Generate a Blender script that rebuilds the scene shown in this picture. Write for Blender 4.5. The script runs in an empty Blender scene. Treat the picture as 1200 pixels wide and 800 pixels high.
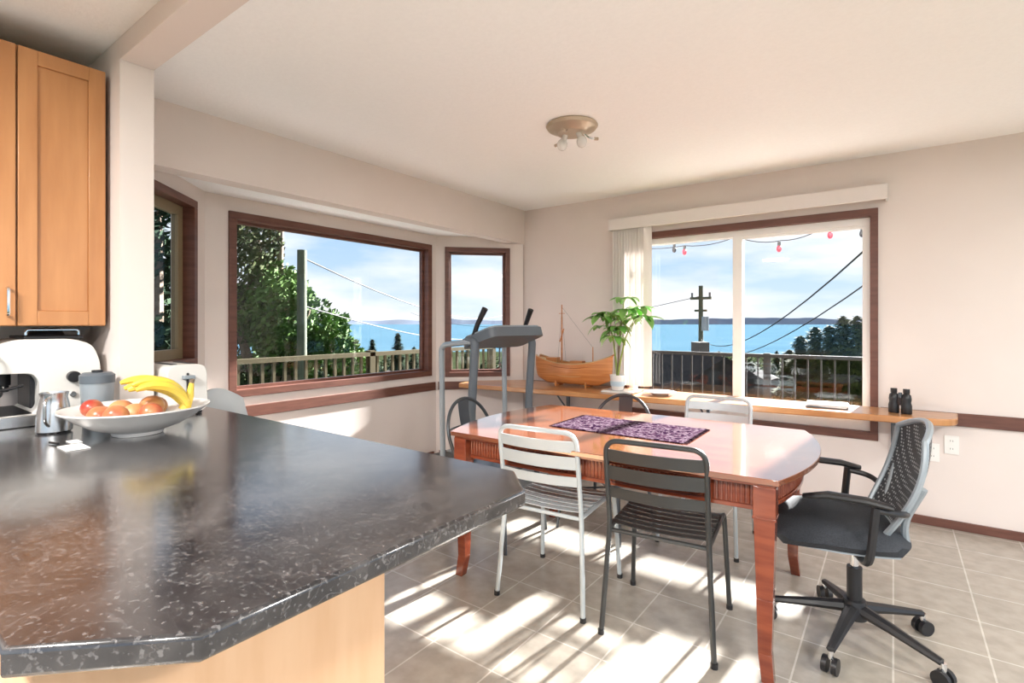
import bpy, bmesh, math, random
from mathutils import Matrix, Vector, noise
random.seed(7)
R=math.radians
# ------------------------------------------------------------------ materials
def nt(name):
    m=bpy.data.materials.new(name); m.use_nodes=True
    return m,m.node_tree,m.node_tree.nodes['Principled BSDF']
def mat(name,col,rough=.5,metal=0,col2=None,scale=8,stretch=(1,1,1),bump=0,coat=0,detail=4,spec=.5,lo=.35,hi=.65,coatior=1.5):
    m,t,b=nt(name)
    b.inputs['Base Color'].default_value=(*col,1); b.inputs['Roughness'].default_value=rough
    b.inputs['Metallic'].default_value=metal; b.inputs['Coat Weight'].default_value=coat; b.inputs['Coat IOR'].default_value=coatior
    b.inputs['Coat Roughness'].default_value=.08; b.inputs['Specular IOR Level'].default_value=spec
    if col2 is not None or bump:
        tc=t.nodes.new('ShaderNodeTexCoord'); mp=t.nodes.new('ShaderNodeMapping'); mp.inputs['Scale'].default_value=stretch
        n=t.nodes.new('ShaderNodeTexNoise'); n.inputs['Scale'].default_value=scale; n.inputs['Detail'].default_value=detail
        t.links.new(tc.outputs['Object'],mp.inputs[0]); t.links.new(mp.outputs[0],n.inputs['Vector'])
        if col2 is not None:
            r=t.nodes.new('ShaderNodeValToRGB'); r.color_ramp.elements[0].position=lo; r.color_ramp.elements[1].position=hi
            r.color_ramp.elements[0].color=(*col,1); r.color_ramp.elements[1].color=(*col2,1)
            t.links.new(n.outputs['Fac'],r.inputs[0]); t.links.new(r.outputs[0],b.inputs['Base Color'])
        if bump:
            bp=t.nodes.new('ShaderNodeBump'); bp.inputs['Strength'].default_value=bump; bp.inputs['Distance'].default_value=.01
            t.links.new(n.outputs['Fac'],bp.inputs['Height']); t.links.new(bp.outputs[0],b.inputs['Normal'])
    return m
M_wall=mat('wall_paint',(.745,.665,.62),.6,col2=(.765,.685,.64),scale=3,bump=0)
M_ceil=mat('ceiling_paint',(.92,.925,.925),.8,col2=(.94,.945,.945),scale=60,bump=.15)
M_trim=mat('brown_trim',(.11,.040,.026),.4,col2=(.155,.06,.04),scale=6,stretch=(1,1,8))
M_white=mat('white_vinyl',(.80,.79,.77),.4)
M_maple=mat('maple_cabinet',(.44,.19,.068),.38,col2=(.52,.24,.092),scale=3,stretch=(6,6,.8),coat=.2)
M_maple2=mat('maple_panel',(.62,.38,.22),.45,col2=(.68,.44,.27),scale=3,stretch=(6,6,.8))
M_steel=mat('brushed_steel',(.6,.6,.6),.25,1)
M_chrome=mat('chrome',(.75,.75,.75),.12,1)
M_cherry=mat('cherry_wood',(.15,.028,.012),.22,col2=(.24,.055,.022),scale=4,stretch=(1,7,7),coat=.5)
M_cherrytop=mat('cherry_top',(.17,.048,.018),.18,col2=(.24,.075,.03),scale=3,stretch=(1,8,1),coat=1,coatior=1.8)
M_shelf=mat('shelf_wood',(.42,.18,.065),.28,col2=(.54,.26,.10),scale=3,stretch=(1,9,1),coat=.3)
M_chairw=mat('silver_paint',(.46,.51,.53),.35,.15)
M_chairb=mat('dark_paint',(.035,.037,.037),.35,.2,spec=.6)
M_chairg=mat('gunmetal',(.09,.1,.11),.3,.7)
M_black=mat('black_plastic',(.012,.012,.014),.4)
M_black2=mat('seat_fabric',(.02,.024,.03),.8,col2=(.035,.04,.05),scale=200)
M_grey=mat('grey_plastic',(.30,.34,.37),.35,.2)
M_dgrey=mat('dark_grey_plastic',(.10,.12,.14),.4)
M_appl=mat('appliance_white',(.70,.68,.64),.3)
M_ceram=mat('ceramic',(.76,.74,.71),.2,coat=.3)
M_paper=mat('paper',(.82,.81,.79),.7)
M_brass=mat('fixture_cream',(.52,.43,.33),.35,.35)
M_glassy=mat('frosted',(.8,.8,.78),.2)
M_banana=mat('banana',(.78,.53,.05),.45,col2=(.64,.48,.07),scale=12)
M_green=mat('stem_green',(.25,.32,.06),.5)
M_apple=mat('apple',(.36,.045,.03),.3,col2=(.56,.30,.12),scale=9)
M_orange=mat('peach',(.50,.16,.06),.45,col2=(.64,.36,.16),scale=9)
M_leaf=mat('houseplant_leaf',(.15,.36,.07),.4,col2=(.24,.47,.11),scale=9)
M_bark=mat('bark',(.13,.09,.06),.8,col2=(.22,.16,.11),scale=10,bump=.4)
M_pole=mat('pole_wood',(.05,.065,.04),.8,col2=(.085,.095,.055),scale=6,stretch=(4,4,.4))
M_wire=mat('cable',(.02,.02,.02),.6)
M_foli=mat('tree_foliage',(.03,.075,.012),.7,col2=(.10,.19,.035),scale=.9,spec=.2)
M_folid=mat('evergreen_foliage',(.016,.032,.012),.8,col2=(.06,.075,.028),scale=1.1,spec=.1)
M_foli2=mat('tree_foliage_dark',(.01,.026,.015),.8,col2=(.024,.046,.022),scale=.9,spec=.1)
M_hedge=mat('cedar_foliage',(.020,.040,.010),.8,col2=(.085,.095,.022),scale=1.2,spec=.1)
M_rail=mat('railing_tan',(.085,.072,.042),.7,spec=.1)
M_railb=mat('railing_dark',(.014,.013,.012),.8,spec=.1)
M_deck=mat('deck_boards',(.26,.25,.23),.7,col2=(.32,.31,.29),scale=4,stretch=(1,12,1))
M_ground=mat('ground_cover',(.016,.025,.012),1,col2=(.036,.042,.022),scale=.12,detail=8,spec=0)
M_roof=mat('roof_shingle',(.024,.022,.022),.9,col2=(.040,.037,.034),scale=3,spec=.1)
M_siding=mat('house_siding',(.12,.105,.09),.8)
M_mount=mat('far_hills',(.17,.20,.26),1,col2=(.21,.245,.30),scale=.001,spec=0)  # bluish haze of distance is mixed into the base colour
M_sea=mat('sea_water',(.046,.095,.135),1,col2=(.060,.113,.152),scale=.004,stretch=(1,3,1),spec=0)
M_red=mat('bulb_red',(.5,.02,.04),.35)
M_blue=mat('pale_blue',(.45,.58,.66),.4)
M_pale=mat('white_resin',(.55,.60,.63),.4)
M_sash=mat('sash_taupe',(.24,.18,.10),.5)
M_hull=mat('hull_wood',(.46,.155,.04),.3,col2=(.60,.25,.08),scale=8,stretch=(.5,.5,9))
M_deckw=mat('boat_deck',(.55,.36,.18),.5)
M_blind=mat('blind_fabric',(.74,.69,.66),.7)
M_plate=mat('outlet_plastic',(.85,.84,.8),.3)

def floor_mat():
    m,t,b=nt('vinyl_tile'); N=t.nodes.new; L=t.links.new
    tc=N('ShaderNodeTexCoord'); br=N('ShaderNodeTexBrick')
    br.offset=0; br.squash=1
    br.inputs['Scale'].default_value=1; br.inputs['Brick Width'].default_value=.305; br.inputs['Row Height'].default_value=.305
    br.inputs['Mortar Size'].default_value=.004; br.inputs['Mortar Smooth'].default_value=.3
    br.inputs['Color1'].default_value=(.37,.335,.285,1); br.inputs['Color2'].default_value=(.41,.37,.315,1); br.inputs['Mortar'].default_value=(.58,.54,.48,1)
    L(tc.outputs['Object'],br.inputs['Vector'])
    n=N('ShaderNodeTexNoise'); n.inputs['Scale'].default_value=14; n.inputs['Detail'].default_value=6; L(tc.outputs['Object'],n.inputs['Vector'])
    r=N('ShaderNodeValToRGB'); r.color_ramp.elements[0].position=.35; r.color_ramp.elements[1].position=.65
    r.color_ramp.elements[0].color=(.86,.86,.86,1); r.color_ramp.elements[1].color=(1.06,1.06,1.06,1); L(n.outputs['Fac'],r.inputs[0])
    mx=N('ShaderNodeMix'); mx.data_type='RGBA'; mx.blend_type='MULTIPLY'; mx.inputs[0].default_value=1
    L(br.outputs['Color'],mx.inputs[6]); L(r.outputs[0],mx.inputs[7]); L(mx.outputs[2],b.inputs['Base Color'])
    b.inputs['Roughness'].default_value=.26; b.inputs['Specular IOR Level'].default_value=1.0
    bp=N('ShaderNodeBump'); bp.inputs['Strength'].default_value=.12; bp.inputs['Distance'].default_value=.003
    L(n.outputs['Fac'],bp.inputs['Height']); L(bp.outputs[0],b.inputs['Normal'])
    return m
M_floor=floor_mat()
def counter_mat():
    m,t,b=nt('counter_laminate'); N=t.nodes.new; L=t.links.new
    tc=N('ShaderNodeTexCoord')
    n=N('ShaderNodeTexNoise'); n.inputs['Scale'].default_value=5; n.inputs['Detail'].default_value=10; n.inputs['Roughness'].default_value=.65; n.inputs['Distortion'].default_value=.8; L(tc.outputs['Object'],n.inputs['Vector'])
    r=N('ShaderNodeValToRGB'); e=r.color_ramp.elements; e[0].position=.40; e[0].color=(.007,.007,.010,1); e[1].position=.68; e[1].color=(.060,.056,.057,1)
    L(n.outputs['Fac'],r.inputs[0])
    n2=N('ShaderNodeTexNoise'); n2.inputs['Scale'].default_value=7; n2.inputs['Detail'].default_value=8; n2.inputs['Distortion'].default_value=1.2; L(tc.outputs['Object'],n2.inputs['Vector'])
    r2=N('ShaderNodeValToRGB'); e=r2.color_ramp.elements; e[0].position=.49; e[0].color=(0,0,0,1); e[1].position=.5; e[1].color=(.28,.28,.28,1)
    k=r2.color_ramp.elements.new(.51); k.color=(0,0,0,1)
    L(n2.outputs['Fac'],r2.inputs[0])
    mx=N('ShaderNodeMix'); mx.data_type='RGBA'; mx.inputs[7].default_value=(.19,.175,.175,1)
    L(r2.outputs[0],mx.inputs[0]); L(r.outputs[0],mx.inputs[6])
    n3=N('ShaderNodeTexNoise'); n3.inputs['Scale'].default_value=110; n3.inputs['Detail'].default_value=2; L(tc.outputs['Object'],n3.inputs['Vector'])
    r3=N('ShaderNodeValToRGB'); e=r3.color_ramp.elements; e[0].position=.58; e[0].color=(0,0,0,1); e[1].position=.68; e[1].color=(.4,.4,.4,1); L(n3.outputs['Fac'],r3.inputs[0])
    mx2=N('ShaderNodeMix'); mx2.data_type='RGBA'; mx2.inputs[7].default_value=(.22,.21,.21,1)
    L(r3.outputs[0],mx2.inputs[0]); L(mx.outputs[2],mx2.inputs[6]); L(mx2.outputs[2],b.inputs['Base Color'])
    b.inputs['Roughness'].default_value=.25; b.inputs['Specular IOR Level'].default_value=.4
    b.inputs['Coat Weight'].default_value=.9; b.inputs['Coat Roughness'].default_value=.15; b.inputs['Coat IOR'].default_value=1.6
    bp=N('ShaderNodeBump'); bp.inputs['Strength'].default_value=.06; bp.inputs['Distance'].default_value=.002
    L(n3.outputs['Fac'],bp.inputs['Height']); L(bp.outputs[0],b.inputs['Normal'])
    return m
M_counter=counter_mat()
def glass_mat():
    m=bpy.data.materials.new('window_glass'); m.use_nodes=True; t=m.node_tree; t.nodes.clear()
    o=t.nodes.new('ShaderNodeOutputMaterial'); a=t.nodes.new('ShaderNodeBsdfTransparent'); a.inputs[0].default_value=(.86,.87,.88,1)
    g=t.nodes.new('ShaderNodeBsdfGlossy'); g.inputs['Roughness'].default_value=.02
    x=t.nodes.new('ShaderNodeMixShader'); x.inputs[0].default_value=.02
    t.links.new(a.outputs[0],x.inputs[1]); t.links.new(g.outputs[0],x.inputs[2]); t.links.new(x.outputs[0],o.inputs[0]); return m
M_glass=glass_mat()
def cloth_mat():
    m,t,b=nt('woven_purple'); N=t.nodes.new; L=t.links.new
    tc=N('ShaderNodeTexCoord'); v=N('ShaderNodeTexVoronoi'); v.inputs['Scale'].default_value=22; L(tc.outputs['Object'],v.inputs['Vector'])
    r=N('ShaderNodeValToRGB'); r.color_ramp.interpolation='CONSTANT'; e=r.color_ramp.elements; e[0].color=(.014,.006,.016,1); e[1].position=.3; e[1].color=(.040,.020,.036,1)
    k=e.new(.55); k.color=(.095,.065,.088,1); k=e.new(.7); k.color=(.018,.007,.019,1); L(v.outputs['Distance'],r.inputs[0])
    w=N('ShaderNodeTexNoise'); w.inputs['Scale'].default_value=60; L(tc.outputs['Object'],w.inputs['Vector'])
    mx=N('ShaderNodeMix'); mx.data_type='RGBA'; mx.inputs[7].default_value=(.12,.088,.11,1); L(r.outputs[0],mx.inputs[6]); 
    q=N('ShaderNodeMath'); q.operation='GREATER_THAN'; q.inputs[1].default_value=.58; L(w.outputs['Fac'],q.inputs[0]); L(q.outputs[0],mx.inputs[0])
    L(mx.outputs[2],b.inputs['Base Color']); b.inputs['Roughness'].default_value=1; b.inputs['Specular IOR Level'].default_value=0; return m
M_cloth=cloth_mat()
def mesh_back_mat():
    m,t,b=nt('chair_mesh_back'); N=t.nodes.new; L=t.links.new
    tc=N('ShaderNodeTexCoord'); v=N('ShaderNodeTexVoronoi'); v.inputs['Scale'].default_value=70; v.inputs['Randomness'].default_value=0; L(tc.outputs['Object'],v.inputs['Vector'])
    r=N('ShaderNodeValToRGB'); e=r.color_ramp.elements; e[0].position=.3; e[0].color=(.35,.37,.38,1); e[1].position=.36; e[1].color=(.03,.035,.04,1); L(v.outputs['Distance'],r.inputs[0]); L(r.outputs[0],b.inputs['Base Color'])
    b.inputs['Roughness'].default_value=.5; return m
M_meshb=mesh_back_mat()

# ------------------------------------------------------------------ mesh builder
def fillet(pts,r,n=6,closed=False):
    P=[Vector(p) for p in pts]; out=[]; N=len(P)
    for i in range(N):
        if not closed and i in(0,N-1): out.append(P[i]); continue
        a,b,c=P[i-1],P[i],P[(i+1)%N]; u=(a-b); v=(c-b); rr=min(r,u.length*.48,v.length*.48)
        u.normalize(); v.normalize(); s=b+u*rr; e=b+v*rr
        for k in range(n+1):
            t=k/n; out.append(s*(1-t)**2+b*2*t*(1-t)+e*t*t)
    return out
class MB:
    def __init__(s,name): s.name=name; s.v=[]; s.f=[]; s.mi=[]; s.m=[]; s.M=Matrix()
    def add(s,vs,fs,m):
        if m not in s.m: s.m.append(m)
        k=s.m.index(m); o=len(s.v)
        s.v+= [s.M@Vector(v) for v in vs]; s.f+=[tuple(i+o for i in f) for f in fs]; s.mi+=[k]*len(fs)
    def box(s,x0,x1,y0,y1,z0,z1,m):
        s.add([(x0,y0,z0),(x1,y0,z0),(x1,y1,z0),(x0,y1,z0),(x0,y0,z1),(x1,y0,z1),(x1,y1,z1),(x0,y1,z1)],
              [(0,3,2,1),(4,5,6,7),(0,1,5,4),(1,2,6,5),(2,3,7,6),(3,0,4,7)],m)
    def prism(s,poly,z0,z1,m):
        n=len(poly); s.add([(p[0],p[1],z0) for p in poly]+[(p[0],p[1],z1) for p in poly],
            [tuple(range(n-1,-1,-1)),tuple(range(n,2*n))]+[(i,(i+1)%n,n+(i+1)%n,n+i) for i in range(n)],m)
    def tube(s,pts,r,m,sides=10,closed=False,caps=True,flat=None):
        P=[Vector(p) for p in pts]; n=len(P); rs=r if isinstance(r,(list,tuple)) else [r]*n
        vs=[]; prev=None
        for i in range(n):
            if closed: t=(P[(i+1)%n]-P[i-1])
            else: t=P[min(i+1,n-1)]-P[max(i-1,0)]
            t.normalize()
            if prev is None:
                ref=Vector((0,0,1)) if abs(t.z)<.9 else Vector((1,0,0)); a=t.cross(ref).normalized()
            else:
                a=prev-t*prev.dot(t); a.normalize()
            prev=a; b=t.cross(a)
            for k in range(sides):
                g=2*math.pi*k/sides; vs.append(P[i]+a*math.cos(g)*rs[i]+b*math.sin(g)*rs[i]*(flat or 1))
        fs=[]
        for i in range(n if closed else n-1):
            for k in range(sides):
                j=(i+1)%n; fs.append((i*sides+k,i*sides+(k+1)%sides,j*sides+(k+1)%sides,j*sides+k))
        if caps and not closed: fs+= [tuple(range(sides-1,-1,-1)),tuple((n-1)*sides+k for k in range(sides))]
        s.add(vs,fs,m)
    def cyl(s,p0,p1,r,m,r1=None,sides=16): s.tube([p0,p1],[r,r if r1 is None else r1],m,sides)
    def lathe(s,c,prof,m,seg=28):
        vs=[];fs=[];n=len(prof)
        for (r,z) in prof:
            for k in range(seg):
                g=2*math.pi*k/seg; vs.append((c[0]+r*math.cos(g),c[1]+r*math.sin(g),c[2]+z))
        for i in range(n-1):
            for k in range(seg): fs.append((i*seg+k,i*seg+(k+1)%seg,(i+1)*seg+(k+1)%seg,(i+1)*seg+k))
        fs+=[tuple(range(seg)),tuple((n-1)*seg+k for k in range(seg))]
        s.add(vs,fs,m)
    def ball(s,c,r,m,sx=1,sy=1,sz=1,seg=16,ring=10):
        vs=[];fs=[]
        for i in range(1,ring):
            a=math.pi*i/ring
            for k in range(seg):
                g=2*math.pi*k/seg; vs.append((c[0]+r*sx*math.sin(a)*math.cos(g),c[1]+r*sy*math.sin(a)*math.sin(g),c[2]+r*sz*math.cos(a)))
        for i in range(ring-2):
            for k in range(seg): fs.append((i*seg+k,i*seg+(k+1)%seg,(i+1)*seg+(k+1)%seg,(i+1)*seg+k))
        fs+=[tuple(range(seg)),tuple((ring-2)*seg+k for k in range(seg))]
        s.add(vs,fs,m)
    def grid(s,fn,nu,nv,m,thick=0):
        vs=[fn(i/nu,j/nv) for j in range(nv+1) for i in range(nu+1)]
        fs=[(j*(nu+1)+i,j*(nu+1)+i+1,(j+1)*(nu+1)+i+1,(j+1)*(nu+1)+i) for j in range(nv) for i in range(nu)]
        if thick:
            V=[Vector(v) for v in vs]; nn=len(vs)
            off=[]
            for j in range(nv+1):
                for i in range(nu+1):
                    a=V[j*(nu+1)+min(i+1,nu)]-V[j*(nu+1)+max(i-1,0)]; b=V[min(j+1,nv)*(nu+1)+i]-V[max(j-1,0)*(nu+1)+i]
                    off.append(V[j*(nu+1)+i]+a.cross(b).normalized()*thick)
            vs=V+off; fs2=[tuple(x+nn for x in reversed(f)) for f in fs]; fs=fs+fs2
            loop=[i for i in range(nu+1)]+[j*(nu+1)+nu for j in range(1,nv+1)]+[nv*(nu+1)+i for i in range(nu-1,-1,-1)]+[j*(nu+1) for j in range(nv-1,0,-1)]
            for q in range(len(loop)):
                a,b=loop[q],loop[(q+1)%len(loop)]; fs.append((a,b,b+nn,a+nn))
        s.add(vs,fs,m)
    def finish(s,loc=(0,0,0),rz=0,bevel=0,recalc=True,sharp=.6):
        me=bpy.data.meshes.new(s.name); me.from_pydata([tuple(v) for v in s.v],[],s.f)
        for m in s.m: me.materials.append(m)
        me.polygons.foreach_set('material_index',s.mi)
        if recalc:
            b=bmesh.new(); b.from_mesh(me); bmesh.ops.recalc_face_normals(b,faces=b.faces); b.to_mesh(me); b.free()
        me.polygons.foreach_set('use_smooth',[True]*len(me.polygons)); me.set_sharp_from_angle(angle=sharp); me.update()
        o=bpy.data.objects.new(s.name,me); bpy.context.scene.collection.objects.link(o); o.location=loc; o.rotation_euler=(0,0,rz)
        if bevel:
            d=o.modifiers.new('bevel','BEVEL'); d.width=bevel; d.segments=3; d.limit_method='ANGLE'; d.angle_limit=R(50)
        return o
def one(name,x0,x1,y0,y1,z0,z1,m,bevel=0):
    b=MB(name); b.box(x0,x1,y0,y1,z0,z1,m); return b.finish(bevel=bevel)

# ------------------------------------------------------------------ room shell
ZC=2.46; BX=-3.65; LX=-3.03; BY=4.33
def frameM(p0,p1,outsign=1):
    e=(Vector((*p1,0))-Vector((*p0,0))); L=e.length; e.normalize(); n=Vector((-e.y,e.x,0))*outsign
    M=Matrix(((e.x,n.x,0,p0[0]),(e.y,n.y,0,p0[1]),(0,0,1,0),(0,0,0,1))); return M,L
def wall(name,p0,p1,z0,z1,op=None,th=.14,ext=(0,0)):
    M,L=frameM(p0,p1); b=MB(name); b.M=M; s0=-ext[0]; s1=L+ext[1]
    if op is None: b.box(s0,s1,0,th,z0,z1,M_wall)
    else:
        a,c,za,zb=op
        b.box(s0,a,0,th,z0,z1,M_wall); b.box(c,s1,0,th,z0,z1,M_wall); b.box(a,c,0,th,z0,za,M_wall); b.box(a,c,0,th,zb,z1,M_wall)
    return b.finish()
B0=(LX,.92); B1=(BX,1.54); B2=(BX,3.68); B3=(LX,4.30)
ZB=2.18
wall('wall_back',(LX-.14,BY),(3.2,BY),0,ZC,op=(-1.95-(LX-.14),-.083-(LX-.14),.51,2.10))
wall('wall_bay_center',B1,B2,0,ZB,op=(1.69-1.54,3.61-1.54,.80,2.08),ext=(.05,.05))
Ld=math.hypot(.62,.62)
wall('wall_bay_left',B0,B1,0,ZB,op=(Ld-.1414-.57,Ld-.1414,1.05,2.08),ext=(.0,.05))
wall('wall_bay_right',B2,B3,0,ZB,op=(.088,.74,.78,2.07),ext=(.05,.0))
wall('wall_left',(LX,-2.6),(LX,.92),0,ZC)
one('wall_header',LX-.12,LX,.857,BY,2.12,ZC,M_wall)
one('wall_pier',LX+.001,-2.5,.737,.856,0,ZC-.001,M_wall)
one('beam',-2.499,3.2,.737,.856,2.372,ZC-.001,M_wall)
b=MB('floor'); b.prism([(LX,-2.6),(3.2,-2.6),(3.2,BY),(LX,BY),B3,B2,B1,B0],-.06,0,M_floor); b.finish()
one('ceiling',LX-.14,3.2,-2.6,BY+.14,ZC,ZC+.1,M_ceil)
b=MB('ceiling_bay'); b.prism([(LX-.12,.9),(LX-.12,4.33),(LX-.3,4.33),(BX-.15,3.75),(BX-.15,1.5),(LX-.3,.9)],ZB,ZB+.1,M_ceil); b.finish()

# ------------------------------------------------------------------ windows
def window(name,p0,p1,s0,s1,z0,z1,sash,cw=.05,sw=.03,mull=None):
    M,L=frameM(p0,p1); b=MB(name); b.M=M
    y0,y1=-.018,.10
    for (a,c,d,e) in ((s0,s1,z1-cw,z1),(s0,s1,z0,z0+cw),(s0,s0+cw,z0+cw,z1-cw),(s1-cw,s1,z0+cw,z1-cw)): b.box(a,c,y0,y1,d,e,M_trim)
    a0,a1,c0,c1=s0+cw,s1-cw,z0+cw,z1-cw
    for (a,c,d,e) in ((a0,a1,c1-sw,c1),(a0,a1,c0,c0+sw),(a0,a0+sw,c0+sw,c1-sw),(a1-sw,a1,c0+sw,c1-sw)): b.box(a,c,.05,.09,d,e,sash)
    if mull: b.box(mull-.03,mull+.03,.045,.095,c0+sw,c1-sw,sash)
    b.box(a0+sw,a1-sw,.068,.072,c0+sw,c1-sw,M_glass)
    return b.finish(bevel=.003)
window('window_1',B1,B2,1.69-1.54,3.61-1.54,.80,2.08,M_trim,cw=.05,sw=.02)
window('window_2',B2,B3,.088,.74,.78,2.07,M_trim,cw=.045,sw=.02)
window('window_3',B0,B1,Ld-.1414-.57,Ld-.1414,1.05,2.08,M_sash,cw=.045,sw=.06)
M,L=frameM((LX-.14,BY),(3.2,BY)); b=MB('window_4'); b.M=M
o=-(LX-.14); s0=-1.95+o; s1=-.083+o; z0,z1=.51,2.10
for (a,c,d,e) in ((s0,s1,z1-.055,z1),(s0,s1,z0,z0+.055),(s0,s0+.045,z0+.055,z1-.055),(s1-.045,s1,z0+.055,z1-.055)): b.box(a,c,-.02,.12,d,e,M_trim)
a0,a1,c0,c1=s0+.045,s1-.045,z0+.055,z1-.055
for (a,c,d,e) in ((a0,a1,c1-.05,c1),(a0,a1,c0,c0+.06),(a0,a0+.045,c0+.06,c1-.05),(a1-.045,a1,c0+.06,c1-.05)): b.box(a,c,.02,.11,d,e,M_white)
mu=-.993+o; b.box(mu-.035,mu+.035,.02,.11,c0+.06,c1-.05,M_white)
b.box(mu+.035,a1-.045,.03,.07,c0+.06,c0+.09,M_white); b.box(mu+.035,a1-.045,.03,.07,c1-.07,c1-.05,M_white)
b.box(a0+.045,mu-.035,.068,.072,c0+.06,c1-.05,M_glass); b.box(mu+.035,a1-.045,.068,.072,c0+.09,c1-.07,M_glass)
b.finish(bevel=.003)
def strip(name,p0,p1,s0,s1,z0,z1,th=.018):
    M,L=frameM(p0,p1); b=MB(name); b.M=M
    if s1 is None: s1=L
    b.box(s0,s1,-th,-.0005,z0,z1,M_trim); return b.finish(bevel=.003)
strip('trim_1',(0,BY),(3.2,BY),-.07,None,.66,.742)
strip('trim_2',B1,B2,0.02,2.12,.655,.735)
strip('trim_3',B2,B3,.02,.84,.655,.735)
strip('trim_4',(LX,BY),(0,BY),.03,1.07,.66,.742)
strip('baseboard_back',(LX,BY),(3.2,BY),.03,None,0,.055)
strip('baseboard_bay_center',B1,B2,.03,2.1,0,.055)
strip('baseboard_bay_right',B2,B3,.03,.84,0,.055)
b=MB('blind_valance'); b.box(-2.04,-.03,BY-.12,BY-.105,2.135,2.235,M_blind); b.box(-2.04,-.03,BY-.105,BY-.001,2.22,2.235,M_blind)
b.box(-2.04,-2.03,BY-.105,BY-.001,2.135,2.22,M_blind); b.box(-.04,-.03,BY-.105,BY-.001,2.135,2.22,M_blind); b.finish(bevel=.003)
b=MB('vertical_blinds')
for i in range(12):
    x=-1.985+i*.026; g=R(62+random.uniform(-6,6)); c=Vector((x,BY-.062,0)); dx=math.cos(g)*.043; dy=math.sin(g)*.043
    def fn(u,v,c=c,dx=dx,dy=dy):
        k=2*u-1; return (c.x+dx*k+dy*.12*(1-k*k),c.y+dy*k-dx*.12*(1-k*k),.77+v*1.40)
    b.grid(fn,4,1,M_blind,thick=.0012)
b.box(-2.0,-.08,BY-.085,BY-.045,2.17,2.205,M_white)
b.finish(recalc=True)

# ------------------------------------------------------------------ kitchen
b=MB('countertop')
b.prism([(-.86,.135),(-.70,.29),(-.695,.995),(-.81,1.11),(-3.0,1.11),(-3.0,.858),(-2.496,.858),(-2.496,.735),(-3.025,.735),(-3.025,-1.2),(-2.38,-1.2),(-2.38,.135)],.882,.92,M_counter)
b.finish(bevel=.007)
b=MB('base_cabinet')
b.box(-2.49,-.9,.17,.75,.001,.881,M_maple2); b.box(-3.02,-2.49,-1.2,.73,.001,.881,M_maple2); b.box(-2.49,-2.45,-1.2,.17,.001,.881,M_maple2)
b.finish(bevel=.003)
b=MB('wall_cabinet')
b.box(-3.025,-2.62,-1.2,.722,1.30,2.345,M_maple)
ys=[(-.62,-.355),(-.35,-.085),(-.08,.18),(.186,.448),(.454,.718)]
for (a,c) in ys:
    z0,z1=1.303,2.34; w=.055
    b.box(-2.619,-2.60,a,a+w,z0,z1,M_maple); b.box(-2.619,-2.60,c-w,c,z0,z1,M_maple)
    b.box(-2.619,-2.60,a+w,c-w,z0,z0+w,M_maple); b.box(-2.619,-2.60,a+w,c-w,z1-w,z1,M_maple)
    b.box(-2.619,-2.609,a+w,c-w,z0+w,z1-w,M_maple)
for yh in (.425,.21,-.11):
    b.tube(fillet([(-2.60,yh,1.34),(-2.575,yh,1.34),(-2.575,yh,1.44),(-2.60,yh,1.44)],.012),.005,M_chrome)
b.finish(bevel=.002)

# espresso machine
b=MB('espresso_machine')
prof=[(.71,.925),(.71,1.15),(.685,1.225),(.62,1.25),(.45,1.25),(.365,1.215),(.345,1.15),(.37,1.125),(.50,1.12),(.52,1.09),(.52,.99),(.50,.97),(.36,.965),(.34,.95),(.34,.925)]
P=fillet([(p[0],p[1],0) for p in prof],.03,5,closed=True)
n=len(P)
b.add([(-2.93,p.x,p.y) for p in P]+[(-2.63,p.x,p.y) for p in P],[tuple(range(n)),tuple(range(2*n-1,n-1,-1))]+[(i,(i+1)%n,n+(i+1)%n,n+i) for i in range(n)],M_appl)
b.box(-2.94,-2.62,.325,.52,.921,.965,M_steel)
b.box(-2.93,-2.63,.33,.515,.966,.972,M_black)
b.box(-2.90,-2.70,.505,.522,.98,1.11,M_black)
b.cyl((-2.78,.43,1.125),(-2.78,.43,1.07),.035,M_black); b.cyl((-2.78,.43,1.07),(-2.78,.43,1.045),.03,M_chrome)
b.tube([(-2.76,.43,1.06),(-2.6,.40,1.055),(-2.52,.38,1.05)],[.01,.014,.012],M_black)
b.tube(fillet([(-2.63,.40,1.19),(-2.59,.38,1.20),(-2.575,.36,1.12),(-2.60,.39,1.06),(-2.61,.47,1.08)],.04),.006,M_black)
b.cyl((-2.63,.62,1.10),(-2.605,.62,1.10),.022,M_black); b.cyl((-2.63,.62,1.03),(-2.622,.62,1.03),.012,M_chrome)
b.box(-2.90,-2.66,.48,.66,1.25,1.262,M_black)
b.tube(fillet([(-2.68,.49,1.262),(-2.68,.49,1.285),(-2.68,.65,1.285),(-2.68,.65,1.262)],.02),.005,M_chrome)
b.cyl((-2.78,.57,1.262),(-2.78,.57,1.292),.06,M_black,r1=.045)
b.finish(bevel=.008)
b=MB('milk_pitcher'); b.lathe((-2.43,.52,.921),[(.046,0),(.052,.006),(.05,.05),(.043,.1),(.038,.125),(.042,.142),(.039,.142),(.036,.125),(.04,.1),(.046,.01)],M_steel)
b.tube(fillet([(-2.39,.50,1.05),(-2.36,.48,1.04),(-2.36,.48,.97),(-2.385,.495,.95)],.02),.005,M_steel); b.finish()
b=MB('travel_tumbler'); b.lathe((-2.485,.66,.921),[(.042,0),(.045,.005),(.05,.09),(.054,.16)],M_grey); b.lathe((-2.485,.66,1.081),[(.056,0),(.056,.03),(.045,.04),(.0,.042)],M_dgrey)
b.cyl((-2.485,.66,1.12),(-2.485,.66,1.13),.018,M_black); b.finish()
b=MB('toaster')
P=fillet([(.872,.932,0),(1.035,.932,0),(1.03,1.135,0),(.877,1.135,0)],.04,6,closed=True); n=len(P)
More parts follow.
